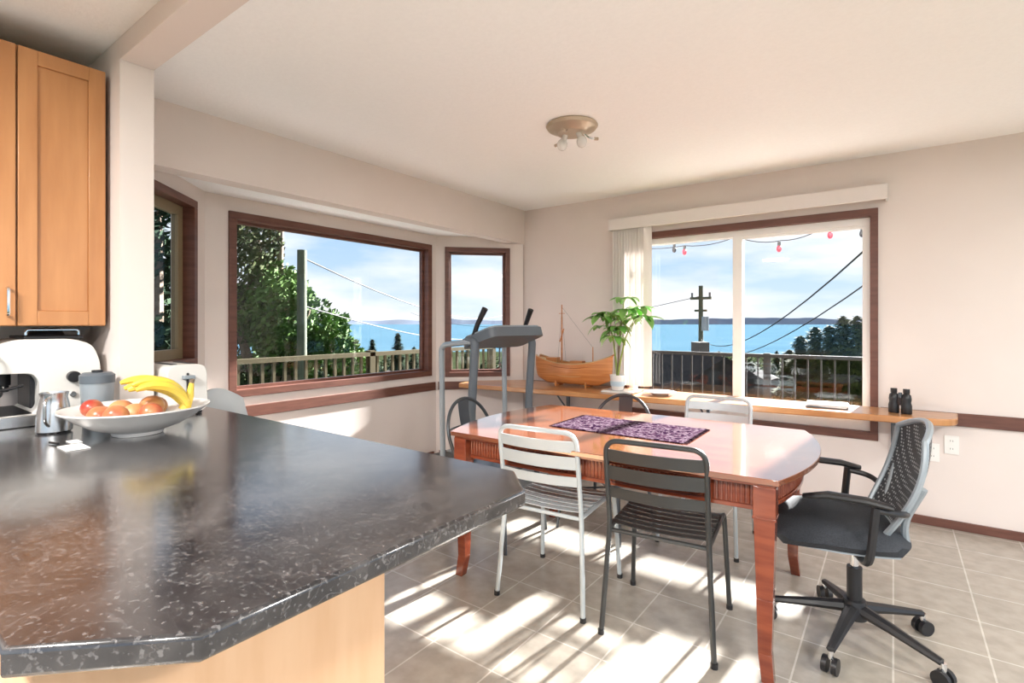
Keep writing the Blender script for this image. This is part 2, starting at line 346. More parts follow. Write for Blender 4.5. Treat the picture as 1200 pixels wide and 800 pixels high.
b.add([(-2.68,p.x,p.y) for p in P]+[(-2.42,p.x,p.y) for p in P],[tuple(range(n)),tuple(range(2*n-1,n-1,-1))]+[(i,(i+1)%n,n+(i+1)%n,n+i) for i in range(n)],M_appl)
b.box(-2.64,-2.46,.905,.93,1.130,1.137,M_black); b.box(-2.64,-2.46,.975,1.0,1.130,1.137,M_black)
b.box(-2.42,-2.414,.948,.958,1.0,1.10,M_black); b.box(-2.42,-2.395,.93,.975,1.075,1.09,M_grey)
b.cyl((-2.42,.953,.972),(-2.405,.953,.972),.016,M_grey)
for x in (-2.65,-2.45):
    for y in (.9,1.01): b.cyl((x,y,.921),(x,y,.934),.012,M_black)
b.finish(bevel=.008)
# fruit bowl
bc=(-2.16,.69,.921)
b=MB('fruit_bowl')
b.lathe(bc,[(.0,0),(.075,0),(.08,.012),(.13,.03),(.18,.06),(.215,.088),(.222,.092),(.222,.097),(.212,.096),(.175,.07),(.12,.04),(.05,.022),(.0,.02)],M_ceram,seg=48)
for i in range(5):
    pts=[];rs=[]; sp=(i-2)*.028
    for k in range(13):
        t=k/12; g=R(15)+R(100)*t
        rad=.115
        h=rad*math.sin(g); f=rad*(math.cos(g)); 
        pts.append((bc[0]+.03+sp*(.4+.9*t)+.05*(1-t),bc[1]+.03+f*1.0-.02,bc[2]+.062+h+.012*math.cos(i*2)))
        rs.append(.019*(.55+.45*math.sin(math.pi*min(1,t*1.05))) if 0<k<12 else .007)
    b.tube(pts,rs,M_banana,8)
b.tube([(bc[0]+.08,bc[1]+.118,bc[2]+.077),(bc[0]+.085,bc[1]+.135,bc[2]+.127),(bc[0]+.088,bc[1]+.14,bc[2]+.172)],[.02,.014,.008],M_banana)
b.cyl((bc[0]+.088,bc[1]+.14,bc[2]+.170),(bc[0]+.09,bc[1]+.142,bc[2]+.185),.008,M_bark,sides=8)
for (x,y,z,r,m) in ((-.10,-.02,.075,.04,M_orange),(-.03,-.10,.07,.04,M_apple),(.0,-.01,.07,.04,M_orange),(-.07,.08,.08,.038,M_apple),(.09,-.09,.085,.037,M_apple),(-.12,-.10,.09,.034,M_apple),(-.02,.05,.09,.04,M_apple),(.12,.0,.085,.036,M_apple)):
    b.ball((bc[0]+x,bc[1]+y,bc[2]+z),r,m,sz=.92)
b.finish()
b=MB('paper_slip'); b.box(-2.12,-2.02,.46,.52,.921,.923,M_paper); b.box(-2.2,-2.14,.50,.53,.921,.9225,M_paper); b.tube([(-2.2,.46,.925),(-2.15,.47,.925)],.004,M_black); b.finish(rz=0)

# ------------------------------------------------------------------ dining table
TC=(-1.115,2.54); TR=R(2.5)
b=MB('dining_table')
def tabletop(hx,hy,bow,bowy,r=.06):
    pts=[]
    n=16
    for i in range(n+1):
        k=-1+2*i/n; pts.append((hx*k,-hy-bowy*(1-k*k),0))
    for i in range(1,n): 
        k=-1+2*i/n; pts.append((hx+bow*(1-k*k),hy*k,0))
    for i in range(n+1):
        k=1-2*i/n; pts.append((hx*k,hy+bowy*(1-k*k),0))
    for i in range(1,n):
        k=1-2*i/n; pts.append((-hx-bow*(1-k*k),hy*k,0))
    return [(p[0],p[1]) for p in pts]
b.prism(tabletop(.765,.53,.10,.02),.728,.750,M_cherrytop)
b.prism(tabletop(.75,.515,.10,.02),.716,.728,M_cherry)
ap=tabletop(.70,.465,.09,.02); b.prism(ap,.62,.716,M_cherry)
b.prism(tabletop(.708,.473,.09,.02),.612,.628,M_cherry)
n=len(ap)
for i in range(n):
    p=Vector(ap[i]); q=Vector(ap[(i+1)%n]); L=(q-p).length; kk=max(1,int(L/.017))
    for j in range(kk):
        c=p+(q-p)*((j+.5)/kk); b.tube([(c.x,c.y,.63),(c.x,c.y,.712)],.0062,M_cherry,6)
for sx in (-1,1):
    for sy in (-1,1):
        cx,cy=sx*.715,sy*.478
        for (za,zb,wa,wb,ox,oy) in ((.60,.716,.038,.038,0,0),(.30,.60,.028,.036,0,0),(.10,.30,.023,.028,0,0),(0,.10,.021,.023,sx*.012,sy*.012)):
            v=[(cx+ox+dx*wa,cy+oy+dy*wa,za) for dx,dy in((-1,-1),(1,-1),(1,1),(-1,1))]+[(cx+dx*wb,cy+dy*wb,zb) for dx,dy in((-1,-1),(1,-1),(1,1),(-1,1))]
            b.add(v,[(0,3,2,1),(4,5,6,7),(0,1,5,4),(1,2,6,5),(2,3,7,6),(3,0,4,7)],M_cherry)
        b.box(cx-.040,cx+.040,cy-.040,cy+.040,.594,.604,M_cherry)
b.finish(loc=(TC[0],TC[1],0),rz=TR,bevel=.0025)
b=MB('table_runner')
def fn(u,v): return (-.355+.71*u,-.20+.40*v,.0008*math.sin(u*40)*math.sin(v*20))
b.grid(fn,40,24,M_cloth,thick=.003)
for i in range(40):
    for sx in (-1,1): b.tube([(sx*.355,-.195+.01*i,.0015),(sx*(.375),-.195+.01*i+random.uniform(-.003,.003),.0012)],.0012,M_cloth,4)
b.finish(loc=(-1.145,2.60,.7515),rz=R(1))

# ------------------------------------------------------------------ chairs
def slat_chair(name,loc,rz,m):
    b=MB(name)
    pts=[(-.225,-.235,.0),(-.2,-.195,.45),(-.2,-.255,.825),(.2,-.255,.825),(.2,-.195,.45),(.225,-.235,0)]
    b.tube(fillet(pts,.06,7),.011,m,10)
    for sx in (-1,1):
        b.tube(fillet([(sx*.2,-.195,.44),(sx*.205,.20,.45),(sx*.225,.235,0)],.04,7),.011,m,10)
        b.cyl((sx*.225,-.235,0),(sx*.225,-.235,.02),.014,M_black,sides=10); b.cyl((sx*.225,.235,0),(sx*.225,.235,.02),.014,M_black,sides=10)
    b.tube([(-.2,.18,.44),(.2,.18,.44)],.009,m); b.tube([(-.2,-.19,.43),(.2,-.19,.43)],.009,m)
    for zc,h in ((.765,.05),(.69,.058),(.605,.045)):
        yb=-.195-(zc-.45)*.16
        def fn(u,v): k=2*u-1; return (.2*k,yb-.03*(1-k*k)-(v-.5)*h*.16,zc+(v-.5)*h)
        b.grid(fn,10,2,m,thick=.004)
    for i in range(8):
        yc=-.165+i*.051
        def fn(u,v):
            k=2*u-1; y=yc+(v-.5)*.036; drop=-.02*max(0,(y-.15)/.05)
            return (.202*k,y,.458-.010*(1-k*k)+drop)
        b.grid(fn,8,1,m,thick=.004)
    return b.finish(loc=loc,rz=rz)
def hoop_chair(name,loc,rz,m):
    b=MB(name)
    pts=[]
    for i in range(21):
        g=math.pi*i/20; pts.append((-.215*math.cos(g),-.20-.07*math.sin(g),.60+.22*math.sin(g)))
    pts=[(-.19,-.16,.45)]+pts+[(.19,-.16,.45)]
    b.tube(fillet(pts,.02,2),.011,m,10)
    pts=[( -.21*math.cos(math.pi*i/14),-.19-.09*math.sin(math.pi*i/14),.64) for i in range(15)]
    b.tube(pts,.007,m,8)
    def fn(u,v): return ((u-.5)*(.075+.03*v),-.185-.085*math.sin(v*1.5),.45+v*.36)
    b.grid(fn,4,8,m,thick=.003)
    b.prism([(p.x,p.y) for p in fillet([(-.2,-.19,0),(.2,-.19,0),(.19,.2,0),(-.19,.2,0)],.06,6,closed=True)],.44,.455,m)
    b.prism([(p.x,p.y) for p in fillet([(-.17,-.16,0),(.17,-.16,0),(.16,.17,0),(-.16,.17,0)],.05,6,closed=True)],.42,.44,m)
    for sx in (-1,1):
        for sy in (-1,1):
            b.tube([(sx*.175,sy*.17,.44),(sx*.20,sy*.20,.25),(sx*.225,sy*.225,0)],[.02,.016,.012],m,8,flat=.6)
        b.tube([(sx*.2,-.2,.25),(sx*-.2,.2,.25)],.006,m,6)
    return b.finish(loc=loc,rz=rz)
slat_chair('dining_chair',(-1.34,2.225,0),R(5),M_chairw)
slat_chair('dining_chair',(-.80,2.245,0),R(7),M_chairb)
slat_chair('dining_chair',(-.92,3.26,0),R(180),M_chairw)
hoop_chair('metal_side_chair',(-1.50,3.06,0),R(176),M_chairg)
hoop_chair('metal_side_chair',(-2.0,2.55,0),R(-88),M_chairg)
b=MB('armchair')
def fn(u,v): k=2*u-1; return (-.23-.05*v-.06*(1-k*k),.20*k*(1-.25*v*v),.42+.50*v*(1-.14*k*k))
b.grid(fn,12,8,M_pale,thick=.02)
b.prism([(p.x,p.y) for p in fillet([(-.25,-.22,0),(.25,-.25,0),(.25,.25,0),(-.25,.22,0)],.06,5,closed=True)],.40,.44,M_pale)
for sy in (-1,1):
    b.tube(fillet([(-.27,sy*.19,.66),(.12,sy*.25,.66),(.2,sy*.25,.42)],.06),.018,M_pale)
    for sx in (-1,1): b.tube([(sx*.22,sy*.20,.41),(sx*.26,sy*.23,0)],[.022,.016],M_pale,8)
b.finish(loc=(-2.96,1.50,0),rz=R(10))

# ------------------------------------------------------------------ office chair
def office():
    b=MB('office_chair')
    for k in range(5):
        g=R(247+72*k); c,s_=math.cos(g),math.sin(g)
        b.tube([(0,0,.135),(c*.14,s_*.14,.115),(c*.31,s_*.31,.085)],[.032,.024,.016],M_black,8,flat=.8)
        cx,cy=c*.315,s_*.315; px,py=-s_,c
        b.cyl((cx,cy,.085),(cx,cy,.055),.011,M_chrome)
        for q in (-1,1):
            b.cyl((cx+px*.008*q,cy+py*.008*q,.03),(cx+px*.026*q,cy+py*.026*q,.03),.03,M_black,sides=18)
    b.lathe((0,0,.09),[(0,0),(.045,0),(.05,.03),(.04,.075),(.0,.075)],M_black)
    b.cyl((0,0,.16),(0,0,.30),.028,M_black); b.cyl((0,0,.30),(0,0,.40),.016,M_chrome)
    b.prism([(p.x,p.y) for p in fillet([(-.12,-.08,0),(.12,-.06,0),(.12,.06,0),(-.12,.08,0)],.03,4,closed=True)],.375,.425,M_grey)
    n=14
    def top(u,v):
        k=2*u-1; l=2*v-1; e=max(0,1-abs(k)**4)*max(0,1-abs(l)**4)
        return (-.08+.23*k*math.sqrt(1-.28*l*l), .25*l*math.sqrt(1-.25*k*k), .445+.045*e**.5-(.02*max(0,-k-.3)))
    b.grid(top,n,n,M_black2,thick=.035)
    b.grid(lambda u,v:(top(u,v)[0]*.97,top(u,v)[1]*.97,.425+.01*(2*v-1)**2),6,6,M_grey,thick=.012)
    def bk(u,v):
        k=2*u-1; z=.50+.42*v; w=.225*(1-.18*v**3-.25*(1-v)**3); x=.12+.12*v+.03*math.sin(v*3.1)-.05*k*k
        return (x,w*k,z-(.05*v*v*k*k))
    b.grid(bk,20,20,M_meshb,thick=.008)
    edge=[bk(0,v/16) for v in range(17)]+[bk(u/12,1) for u in range(1,13)]+[bk(1,1-v/16) for v in range(1,17)]+[bk(1-u/12,0) for u in range(1,12)]
    b.tube(edge,.012,M_grey,8,closed=True)
    for sy in (-1,1):
        b.tube(fillet([(.06,sy*.05,.40),(.16,sy*.10,.42),tuple(Vector(bk(.5+.36*sy,.12))+Vector((.015,0,0))),tuple(Vector(bk(.5+.45*sy,.5))+Vector((.015,0,0)))],.06,6),.014,M_grey,8)
    for sy in (-1,1):
        b.tube(fillet([(-.02,sy*.10,.405),(.0,sy*.285,.42),(.02,sy*.29,.64)],.06,6),.015,M_black,8)
        b.tube([(.07,sy*.29,.645),(-.01,sy*.29,.66),(-.13,sy*.285,.665),(-.21,sy*.265,.645)],[.02,.028,.028,.018],M_black,10,flat=.5)
        b.tube(fillet([(.02,sy*.29,.63),(.10,sy*.27,.62),tuple(Vector(bk(.5+.5*sy,.25))+Vector((.01,0,0)))],.05,5),.012,M_black,8)
    return b.finish(loc=(-.13,2.58,0),rz=R(12))
office()

# ------------------------------------------------------------------ shelf + items
SZ=.742
b=MB('window_shelf')
poly=[(-3.33,3.66),(-.5,3.90),(.05,3.95)]+[(p.x,p.y) for p in fillet([(.10,3.955,0),(.30,4.0,0),(.34,4.30,0)],.12,6)][1:-1]+[(.33,4.308),(-2.99,4.308),(-3.40,3.90)]
b.prism(poly,.700,SZ,M_shelf)
b.finish(bevel=.008)
b=MB('shelf_bracket')
for x in (-2.5,-1.2,.0):
    b.box(x-.012,x+.012,4.28,4.308,.45,.699,M_dgrey)
    b.box(x-.012,x+.012,4.02,4.28,.675,.699,M_dgrey); b.tube([(x,4.05,.69),(x,4.29,.48)],.008,M_dgrey,6)
b.finish()
def ship():
    b=MB('model_ship'); L=.35
    N=28
    def sec(t):
        bm=.105*max(0,1-abs(t)**2.6)**.7+ (.035 if t<-.0 else 0)*abs(t)**3; bm=max(bm,.002)
        sheer=.205+.05*t*t+(.03 if t>0 else .02)*abs(t)**3
        keel=.02+.05*max(0,abs(t)-.7)/.3*.9
        return bm,sheer,keel
    def fn(u,v):
        t=-1+2*u; bm,sh,ke=sec(t); a=-math.pi/2+math.pi*v
        s_=math.sin(a); c=math.cos(a)
        return (t*L*(1+.08*abs(s_)),bm*math.copysign(abs(s_)**.6,s_),ke+(sh-ke)*(1-c**.8 if c>0 else 1))
    b.grid(fn,N,16,M_hull)
    b.grid(lambda u,v:((-1+2*u)*L*.98,(2*v-1)*sec(-1+2*u)[0]*.96,sec(-1+2*u)[1]-.02),N,4,M_deckw)
    for s_ in (-1,1):
        b.tube([((-1+2*i/20)*L*1.05,s_*sec(-1+2*i/20)[0],sec(-1+2*i/20)[1]+.002) for i in range(21)],.005,M_deckw,6)
        for dz in (.035,.06,.085,.11): b.tube([((-1+2*i/20)*L*(1.04-dz*.5),s_*(sec(-1+2*i/20)[0]*(1-dz*1.1)+.002),sec(-1+2*i/20)[1]-dz) for i in range(2,19)],.0028,M_cherry if dz<.05 else M_deckw,6)
    b.box(-.02,.10,-.035,.035,.19,.232,M_hull); b.box(-.26,-.16,-.045,.045,.20,.255,M_hull)
    b.cyl((-.12,0,.18),(-.12,0,.74),.008,M_hull,r1=.005,sides=8)
    b.tube([(-.15,0,.66),(-.09,0,.66)],.003,M_hull,6); b.tube([(-.14,0,.40),(-.10,0,.52)],.006,M_hull,6)
    b.cyl((.19,0,.18),(.19,0,.36),.006,M_hull,r1=.004,sides=8)
    b.cyl((.30,0,.26),(.40,0,.30),.006,M_hull,sides=8)
    for q in (-.08,.08): b.tube([(-.12,0,.70),(-.12,q,.215)],.0009,M_wire,4)
    b.tube([(-.12,0,.72),(.19,0,.355)],.0009,M_wire,4)
    for x in (-.15,.15):
        b.box(x-.008,x+.008,-.07,.07,.0,.015,M_hull); b.box(x-.008,x+.008,-.07,-.055,.015,.07,M_hull); b.box(x-.008,x+.008,.055,.07,.015,.07,M_hull)
    return b.finish(loc=(-2.33,4.10,SZ+.001),rz=R(3),sharp=.9)
ship()
def plant():
    b=MB('potted_money_tree')
    b.lathe((0,0,0),[(0,0),(.045,0),(.05,.01),(.062,.11),(.066,.125),(.058,.125),(.055,.105),(0,.10)],M_ceram)
    b.lathe((0,0,.035),[(.0545,0),(.0575,.0),(.0615,.04),(.06,.04)],M_blue)
    rnd=random.Random(3)
    tips=[]
    for k,(ax,ay,h) in enumerate(((.03,.0,.50),(-.06,.02,.42),(.10,-.02,.44))):
        pts=[(0,0,.10),(ax*.3,ay*.3,.10+h*.35),(ax*.8,ay,.10+h*.75),(ax*1.3,ay*1.3,.10+h)]
        b.tube(pts,[.010,.008,.006,.004],M_bark if k==0 else M_green,8)
        top=Vector(pts[-1])
        for j in range(5):
            g=rnd.uniform(0,6.28); r=rnd.uniform(.08,.17); e=top+Vector((math.cos(g)*r,math.sin(g)*r*.7,rnd.uniform(-.12,.16)))
            b.tube([top-Vector((0,0,.1*rnd.random())),(top+e)/2+Vector((0,0,.03)),e],.0028,M_green,6); tips.append(e)
    for e in tips:
        nl=rnd.choice((5,6,6,7)); g0=rnd.uniform(0,6.28)
        for q in range(nl):
            g=g0+2*math.pi*q/nl; Ln=rnd.uniform(.12,.18); w=Ln*.21; d=Vector((math.cos(g),math.sin(g),0)); sd=Vector((-d.y,d.x,0)); dr=rnd.uniform(.3,1.0)
            def fn(u,v,e=e,d=d,sd=sd,Ln=Ln,w=w,dr=dr):
                t=v; ww=w*math.sin(math.pi*min(1,t*.92+.04))**.8*(1 if t<.99 else .05); k=2*u-1
                p=e+d*Ln*t*(1-.2*dr*t)+Vector((0,0,1))*(.18*Ln*t-dr*Ln*t*t*.8+abs(k)*ww*.35)+sd*k*ww
                p.y=min(p.y,.27); return p
            b.grid(fn,2,6,M_leaf)
    return b.finish(loc=(-1.84,3.97,SZ+.018),recalc=False,sharp=1.2)
plant()
b=MB('paper_box'); b.box(-1.96,-1.70,3.90,4.10,SZ+.0005,SZ+.008,M_paper); b.box(-1.95,-1.68,3.905,4.095,SZ+.008,SZ+.017,M_ceram); b.finish(bevel=.002)
b=MB('serving_plate'); b.lathe((-1.50,4.03,SZ+.001),[(0,0),(.06,0),(.07,.008),(.12,.022),(.125,.026),(.118,.027),(.07,.014),(0,.012)],M_ceram); b.finish()
b=MB('magazine_stack')
for i in range(4):
    b.M=Matrix.Translation((-.36,4.13,SZ+.001+i*.006))@Matrix.Rotation(R([2,-6,4,9][i]),4,'Z'); b.box(-.12,.12,-.09,.09,0,.0055,M_paper if i%2 else M_dgrey if i==0 else M_ceram)
b.finish()
b=MB('binoculars')
for s_ in (-1,1):
    b.lathe((s_*.034,0,0),[(0,0),(.027,0),(.029,.004),(.029,.05),(.024,.07),(.027,.09),(.024,.115),(.016,.125),(.018,.13),(.018,.155),(0,.155)],M_black,20)
b.box(-.02,.02,-.012,.012,.05,.10,M_black); b.cyl((0,0,.09),(0,0,.13),.011,M_dgrey)
b.finish(loc=(.035,4.10,SZ+.001),rz=R(-20))

def outlet(x,z):
    b=MB('wall_outlet'); b.box(-.036,.036,-.006,0,-.058,.058,M_plate)
    for dz in (.025,-.025):
        b.cyl((0,-.006,dz),(0,-.0085,dz),.017,M_plate)
        for dx in (-.006,.006): b.box(dx-.0012,dx+.0012,-.0092,-.0084,dz-.004,dz+.006,M_black)
    b.finish(loc=(x,BY-.0005,z),bevel=.0015)
outlet(.205,.475); outlet(.30,.535)
b=MB('ceiling_lamp')
b.lathe((0,0,0),[(0,0),(.145,0),(.15,-.008),(.14,-.022),(.10,-.034),(.085,-.05),(.0,-.052)],M_brass,36)
for k in range(3):
    g=R(30+120*k); c,s_=math.cos(g),math.sin(g); b.tube(fillet([(c*.07,s_*.07,-.045),(c*.10,s_*.10,-.07),(c*.135,s_*.135,-.075)],.02,4),.005,M_chrome,8); b.cyl((c*.13,s_*.13,-.075),(c*.155,s_*.155,-.075),.009,M_brass,sides=10)
for dx in (-.04,.04):
    b.cyl((dx,0,-.05),(dx*1.3,0,-.08),.016,M_ceram); b.ball((dx*1.5,0,-.105),.03,M_glassy,sz=1.15)
b.finish(loc=(-1.50,2.62,ZC-.0005),rz=R(10))

# ------------------------------------------------------------------ treadmill
def treadmill():
    b=MB('treadmill')
    b.box(-1.02,.12,-.33,.33,.03,.11,M_dgrey); b.box(-1.0,-.05,-.24,.24,.111,.116,M_black)
    b.box(-1.0,-.02,-.32,-.25,.111,.125,M_grey); b.box(-1.0,-.02,.25,.32,.111,.125,M_grey)
    b.prism([(p.x,p.y) for p in fillet([(-.08,-.31,0),(.22,-.28,0),(.22,.28,0),(-.08,.31,0)],.06,5,closed=True)],.02,.20,M_grey)
    for x in (-.98,.1):
        for y in (-.28,.28): b.cyl((x,y,0),(x,y,.04),.03,M_black)
    for s_ in (-1,1):
        b.tube(fillet([(.0,s_*.30,.05),(.02,s_*.30,.7),(.06,s_*.30,1.18),(-.02,s_*.30,1.20)],.05,6),.034,M_dgrey,12,flat=.8)
        b.tube(fillet([(-.28,s_*.33,.06),(-.30,s_*.33,1.12),(-.26,s_*.33,1.15),(.05,s_*.31,1.18)],.07,7),.021,M_grey,12)
        b.tube([(-.02,s_*.27,1.16),(.03,s_*.255,1.30),(.10,s_*.24,1.42)],[.018,.018,.023],M_black,10)
        b.tube([(.0,s_*.30,.16),(-.28,s_*.33,.12)],.015,M_grey,8)
    b.M=Matrix.Translation((.06,0,1.22))@Matrix.Rotation(R(-18),4,'Y')
    P=[(p.x,p.y) for p in fillet([(-.17,-.31,0),(.16,-.27,0),(.16,.27,0),(-.17,.31,0)],.06,5,closed=True)]
    b.prism(P,-.05,.02,M_dgrey); b.prism([(p[0]*.93,p[1]*.93) for p in P],.02,.035,M_grey)
    b.box(-.02,.12,-.17,.17,.035,.040,M_black)
    for k in range(5): b.box(-.11,-.07,-.16+k*.075,-.12+k*.075,.035,.040,M_paper)
    b.M=Matrix()
    b.finish(loc=(-2.43,3.14,0),rz=R(-9),bevel=.005)
treadmill()

# ------------------------------------------------------------------ outdoors
one('deck',-5.45,1.5,-.6,6.85,-.2,-.1,M_deck)
b=MB('balcony_railing')
b.box(-5.35,-5.27,.0,6.7,.90,.95,M_rail); b.box(-5.33,-5.29,0,6.7,-.02,.02,M_rail)
y=.05
while y<6.7: b.box(-5.325,-5.295,y-.015,y+.015,.02,.90,M_rail); y+=.125
for y in (0.1,2.1,4.2,6.66): b.box(-5.36,-5.27,y-.04,y+.04,-.099,.97,M_rail)
b.finish()
b=MB('balcony_railing'); b.box(-5.24,1.5,6.68,6.74,.91,.95,M_railb); b.box(-5.24,1.5,6.69,6.73,0,.03,M_railb)
x=-5.2
while x<1.5: b.box(x-.008,x+.008,6.70,6.72,.03,.91,M_railb); x+=.13
for x in (-3.2,-1.2,.9): b.box(x-.035,x+.035,6.675,6.745,-.099,.96,M_railb)
b.finish()
b=MB('hillside_ground'); prof=[(0,-3.2),(12,-3.2),(30,-5.0),(70,-8.5),(160,-15),(350,-26),(760,-40.5)]
vs=[];fs=[];seg_=64
for r,z in prof[1:]:
    for k in range(seg_):
        g=2*math.pi*k/seg_; rr=r*(1+ (.12*noise.noise(Vector((math.cos(g)*3,math.sin(g)*3,r)))if r>20 else 0)); vs.append((rr*math.cos(g),rr*math.sin(g),z+(random.uniform(-.6,.6) if r>20 and r<700 else 0)))
for i in range(len(prof)-2):
    for k in range(seg_): fs.append((i*seg_+k,i*seg_+(k+1)%seg_,(i+1)*seg_+(k+1)%seg_,(i+1)*seg_+k))
fs.append(tuple(range(seg_))); b.add(vs,fs,M_ground); b.finish()
b=MB('sea'); n=48; b.add([(0,0,-40)]+[(30000*math.cos(2*math.pi*k/n),30000*math.sin(2*math.pi*k/n),-40) for k in range(n)],[(0,k+1,(k+1)%n+1) for k in range(n)],M_sea); b.finish()
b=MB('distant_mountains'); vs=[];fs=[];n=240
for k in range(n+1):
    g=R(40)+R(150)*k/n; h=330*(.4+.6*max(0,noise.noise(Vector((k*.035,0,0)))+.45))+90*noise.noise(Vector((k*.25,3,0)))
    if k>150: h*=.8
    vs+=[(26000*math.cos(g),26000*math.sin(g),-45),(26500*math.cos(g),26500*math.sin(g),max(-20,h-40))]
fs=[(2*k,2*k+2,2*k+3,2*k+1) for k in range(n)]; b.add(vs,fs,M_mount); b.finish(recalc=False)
def leafcloud(b,blobs,nper,size,m,rnd,thr=-.12):
    vs=[];fs=[]
    for (c,r,w) in blobs:
        c=Vector(c)
        for i in range(int(nper*w)):
            while True:
                p=Vector((rnd.uniform(-1,1),rnd.uniform(-1,1),rnd.uniform(-1,1)))
                if .3<p.length<1: break
            q=c+Vector((p.x*r[0],p.y*r[1],p.z*r[2]))
            if noise.noise(q*(.9/max(r[0],.3)*1.5))<thr: continue
            s=size*rnd.uniform(.6,1.3)
            a=Vector((rnd.gauss(0,1),rnd.gauss(0,1),rnd.gauss(0,1))).normalized(); d=a.orthogonal().normalized(); e=a.cross(d)
            k=len(vs); vs+=[q-d*s,q+e*s*.5,q+d*s,q-e*s*.5]; fs.append((k,k+1,k+2,k+3))
    b.add(vs,fs,m)
rnd=random.Random(5)
b=MB('arbutus_tree')
T=(-17.5,9.6)
for (x,y,z,r) in ((-17.8,9.2,4.5,.10),(-16.4,10.3,1.8,.08),(-18.5,8.2,4.0,.08),(-17.2,9.8,6,.07)):
    b.tube([(T[0],T[1],-3.6),(T[0]*.7+x*.3,T[1]*.7+y*.3,-1),(x,y,z)],[.28,.2,r],M_bark,8)
leafcloud(b,[((-18.2,8.6,3.2),(1.7,1.7,2.8),1.7),((-19.0,7.8,1.0),(1.6,1.6,3),1.3),((-17.6,9.2,-1.8),(2.0,2.0,1.6),1)],8500,.10,M_folid,rnd,-.08)
leafcloud(b,[((-17.3,9.5,1.5),(1.6,1.4,2.0),1.5),((-16.4,10.3,1.1),(1.4,1.4,1.3),1.1),((-16.0,10.9,-.1),(1.3,1.3,1.1),.9)],7500,.11,M_foli,rnd,-.12)
b.finish(recalc=False)
b=MB('leafy_tree'); b.tube([(-14,4.9,-3.4),(-13.9,4.8,0),(-13.7,4.8,4)],[.25,.18,.06],M_bark,8)
leafcloud(b,[((-13.7,4.7,2.2),(1.5,1.5,2.4),1.2),((-14.0,4.2,0),(1.6,1.4,2),1)],6000,.12,M_foli2,rnd); b.finish(recalc=False)
def conifer(name,x,y,z0,h,r,m,nn=2500,size=.2,pw=.75):
    b=MB(name); b.tube([(x,y,z0),(x,y,z0+h*.95)],[r*.12,.03],M_bark,6); vs=[];fs=[]
    for i in range(nn):
        t=rnd.random()**.75; zz=z0+h*(1-t)*.97+.03*h; tier=.75+.25*math.sin(t*38); rr=r*t**pw*tier*math.sqrt(rnd.random()); g=rnd.uniform(0,6.28)
        q=Vector((x+rr*math.cos(g),y+rr*math.sin(g),zz)); o_=Vector((math.cos(g),math.sin(g),rnd.uniform(-.6,.3))).normalized(); sd=o_.cross(Vector((0,0,1))).normalized(); s=size*rnd.uniform(.6,1.3)
        k=len(vs); vs+=[q-o_*s*.5,q+sd*s*.35,q+o_*s,q-sd*s*.35]; fs.append((k,k+1,k+2,k+3))
    b.add(vs,fs,m); b.finish(recalc=False)
def at(px,d):
    u=(px-600)/606; return d*(-.593+.805*u), d*(.805+.593*u)
for (px,d,top,h,r) in ((436,75,-1.0,8,2.0),(466,70,.0,9,2.2),(410,80,-1.5,8,2.4),(485,95,-3,8,2.5),(548,90,-2.5,9,2.6),(795,60,-2.0,6,1.6),(842,80,-3,8,2.2),(785,90,-3.5,8,2.5),(910,120,-5,9,3.2),(880,70,-4,5,2.5)):
    x,y=at(px,d); conifer('conifer_tree',x,y,top-h,h,r,M_foli2,2600,.5)
for (px,d,top,r) in ((938,15,.95,.5),(955,14.6,1.2,.55),(972,14.2,1.25,.55),(988,13.8,1.5,.55),(1004,13.4,1.5,.55),(925,16,.5,.5)):
    x,y=at(px,d); conifer('cedar_tree',x,y,-3.2,top+3.2,r*1.3,M_hedge,11000,.12,.4)
b=MB('shrub_cluster')
bl=[]
for i in range(90):
    px=rnd.uniform(230,1020); d=rnd.uniform(38,240); x,y=at(px,d); zg=-3-d*.085 if d<80 else -8.5-(d-70)*.065
    s=rnd.uniform(1.2,2.6)*(1+d/150); bl.append(((x,y,zg+s*.3),(s,s,s*.7),.5))
leafcloud(b,bl,900,.5,M_foli2,rnd); b.finish(recalc=False)
def house(loc,rz,w,l,h,rh):
    b=MB('neighbour_house'); b.box(-w/2,w/2,-l/2,l/2,-h,0,M_siding)
    e=.5; b.add([(-w/2-e,-l/2-e,-.25),(w/2+e,-l/2-e,-.25),(w/2+e,l/2+e,-.25),(-w/2-e,l/2+e,-.25),(0,-l/2-e,rh),(0,l/2+e,rh)],[(0,1,4),(1,2,5,4),(2,3,5),(3,0,4,5),(0,3,2,1)],M_roof)
    b.box(w*.2,w*.2+.6,-.3,.3,0,rh+.5,M_siding); b.finish(loc=loc,rz=rz)
x,y=at(790,25); house((x,y,-1.6),R(55),6,6,5,1.5)
x,y=at(900,55); house((x,y,-6),R(20),9,8,4,2)
x,y=at(450,60); house((x,y,-6.5),R(-30),9,8,4,2)
def sag(p,q,s,n=16):
    p=Vector(p);q=Vector(q); return [p.lerp(q,i/n)-Vector((0,0,s*4*(i/n)*(1-i/n))) for i in range(n+1)]
b=MB('utility_pole'); b.cyl((-12.9,7.9,-3.3),(-12.9,7.9,3.3),.14,M_pole,r1=.12)
b.tube(sag((-12.9,7.9,3.1),(-30,41,2.6),1.2),.022,M_wire,5); b.tube(sag((-12.9,7.9,1.8),(-30,41,.8),1.0),.016,M_wire,5); b.finish()
b=MB('utility_pole'); px_,py_=-8.97,30.6
b.cyl((px_,py_,-5.2),(px_,py_,3.5),.16,M_pole,r1=.12); b.box(px_-.6,px_+.6,py_-.06,py_+.06,2.7,2.85,M_pole); b.box(px_-.35,px_+.35,py_-.06,py_+.06,2.0,2.12,M_pole)
for dx in (-.5,.5): b.cyl((px_+dx,py_,2.85),(px_+dx,py_,3.1),.06,M_dgrey)
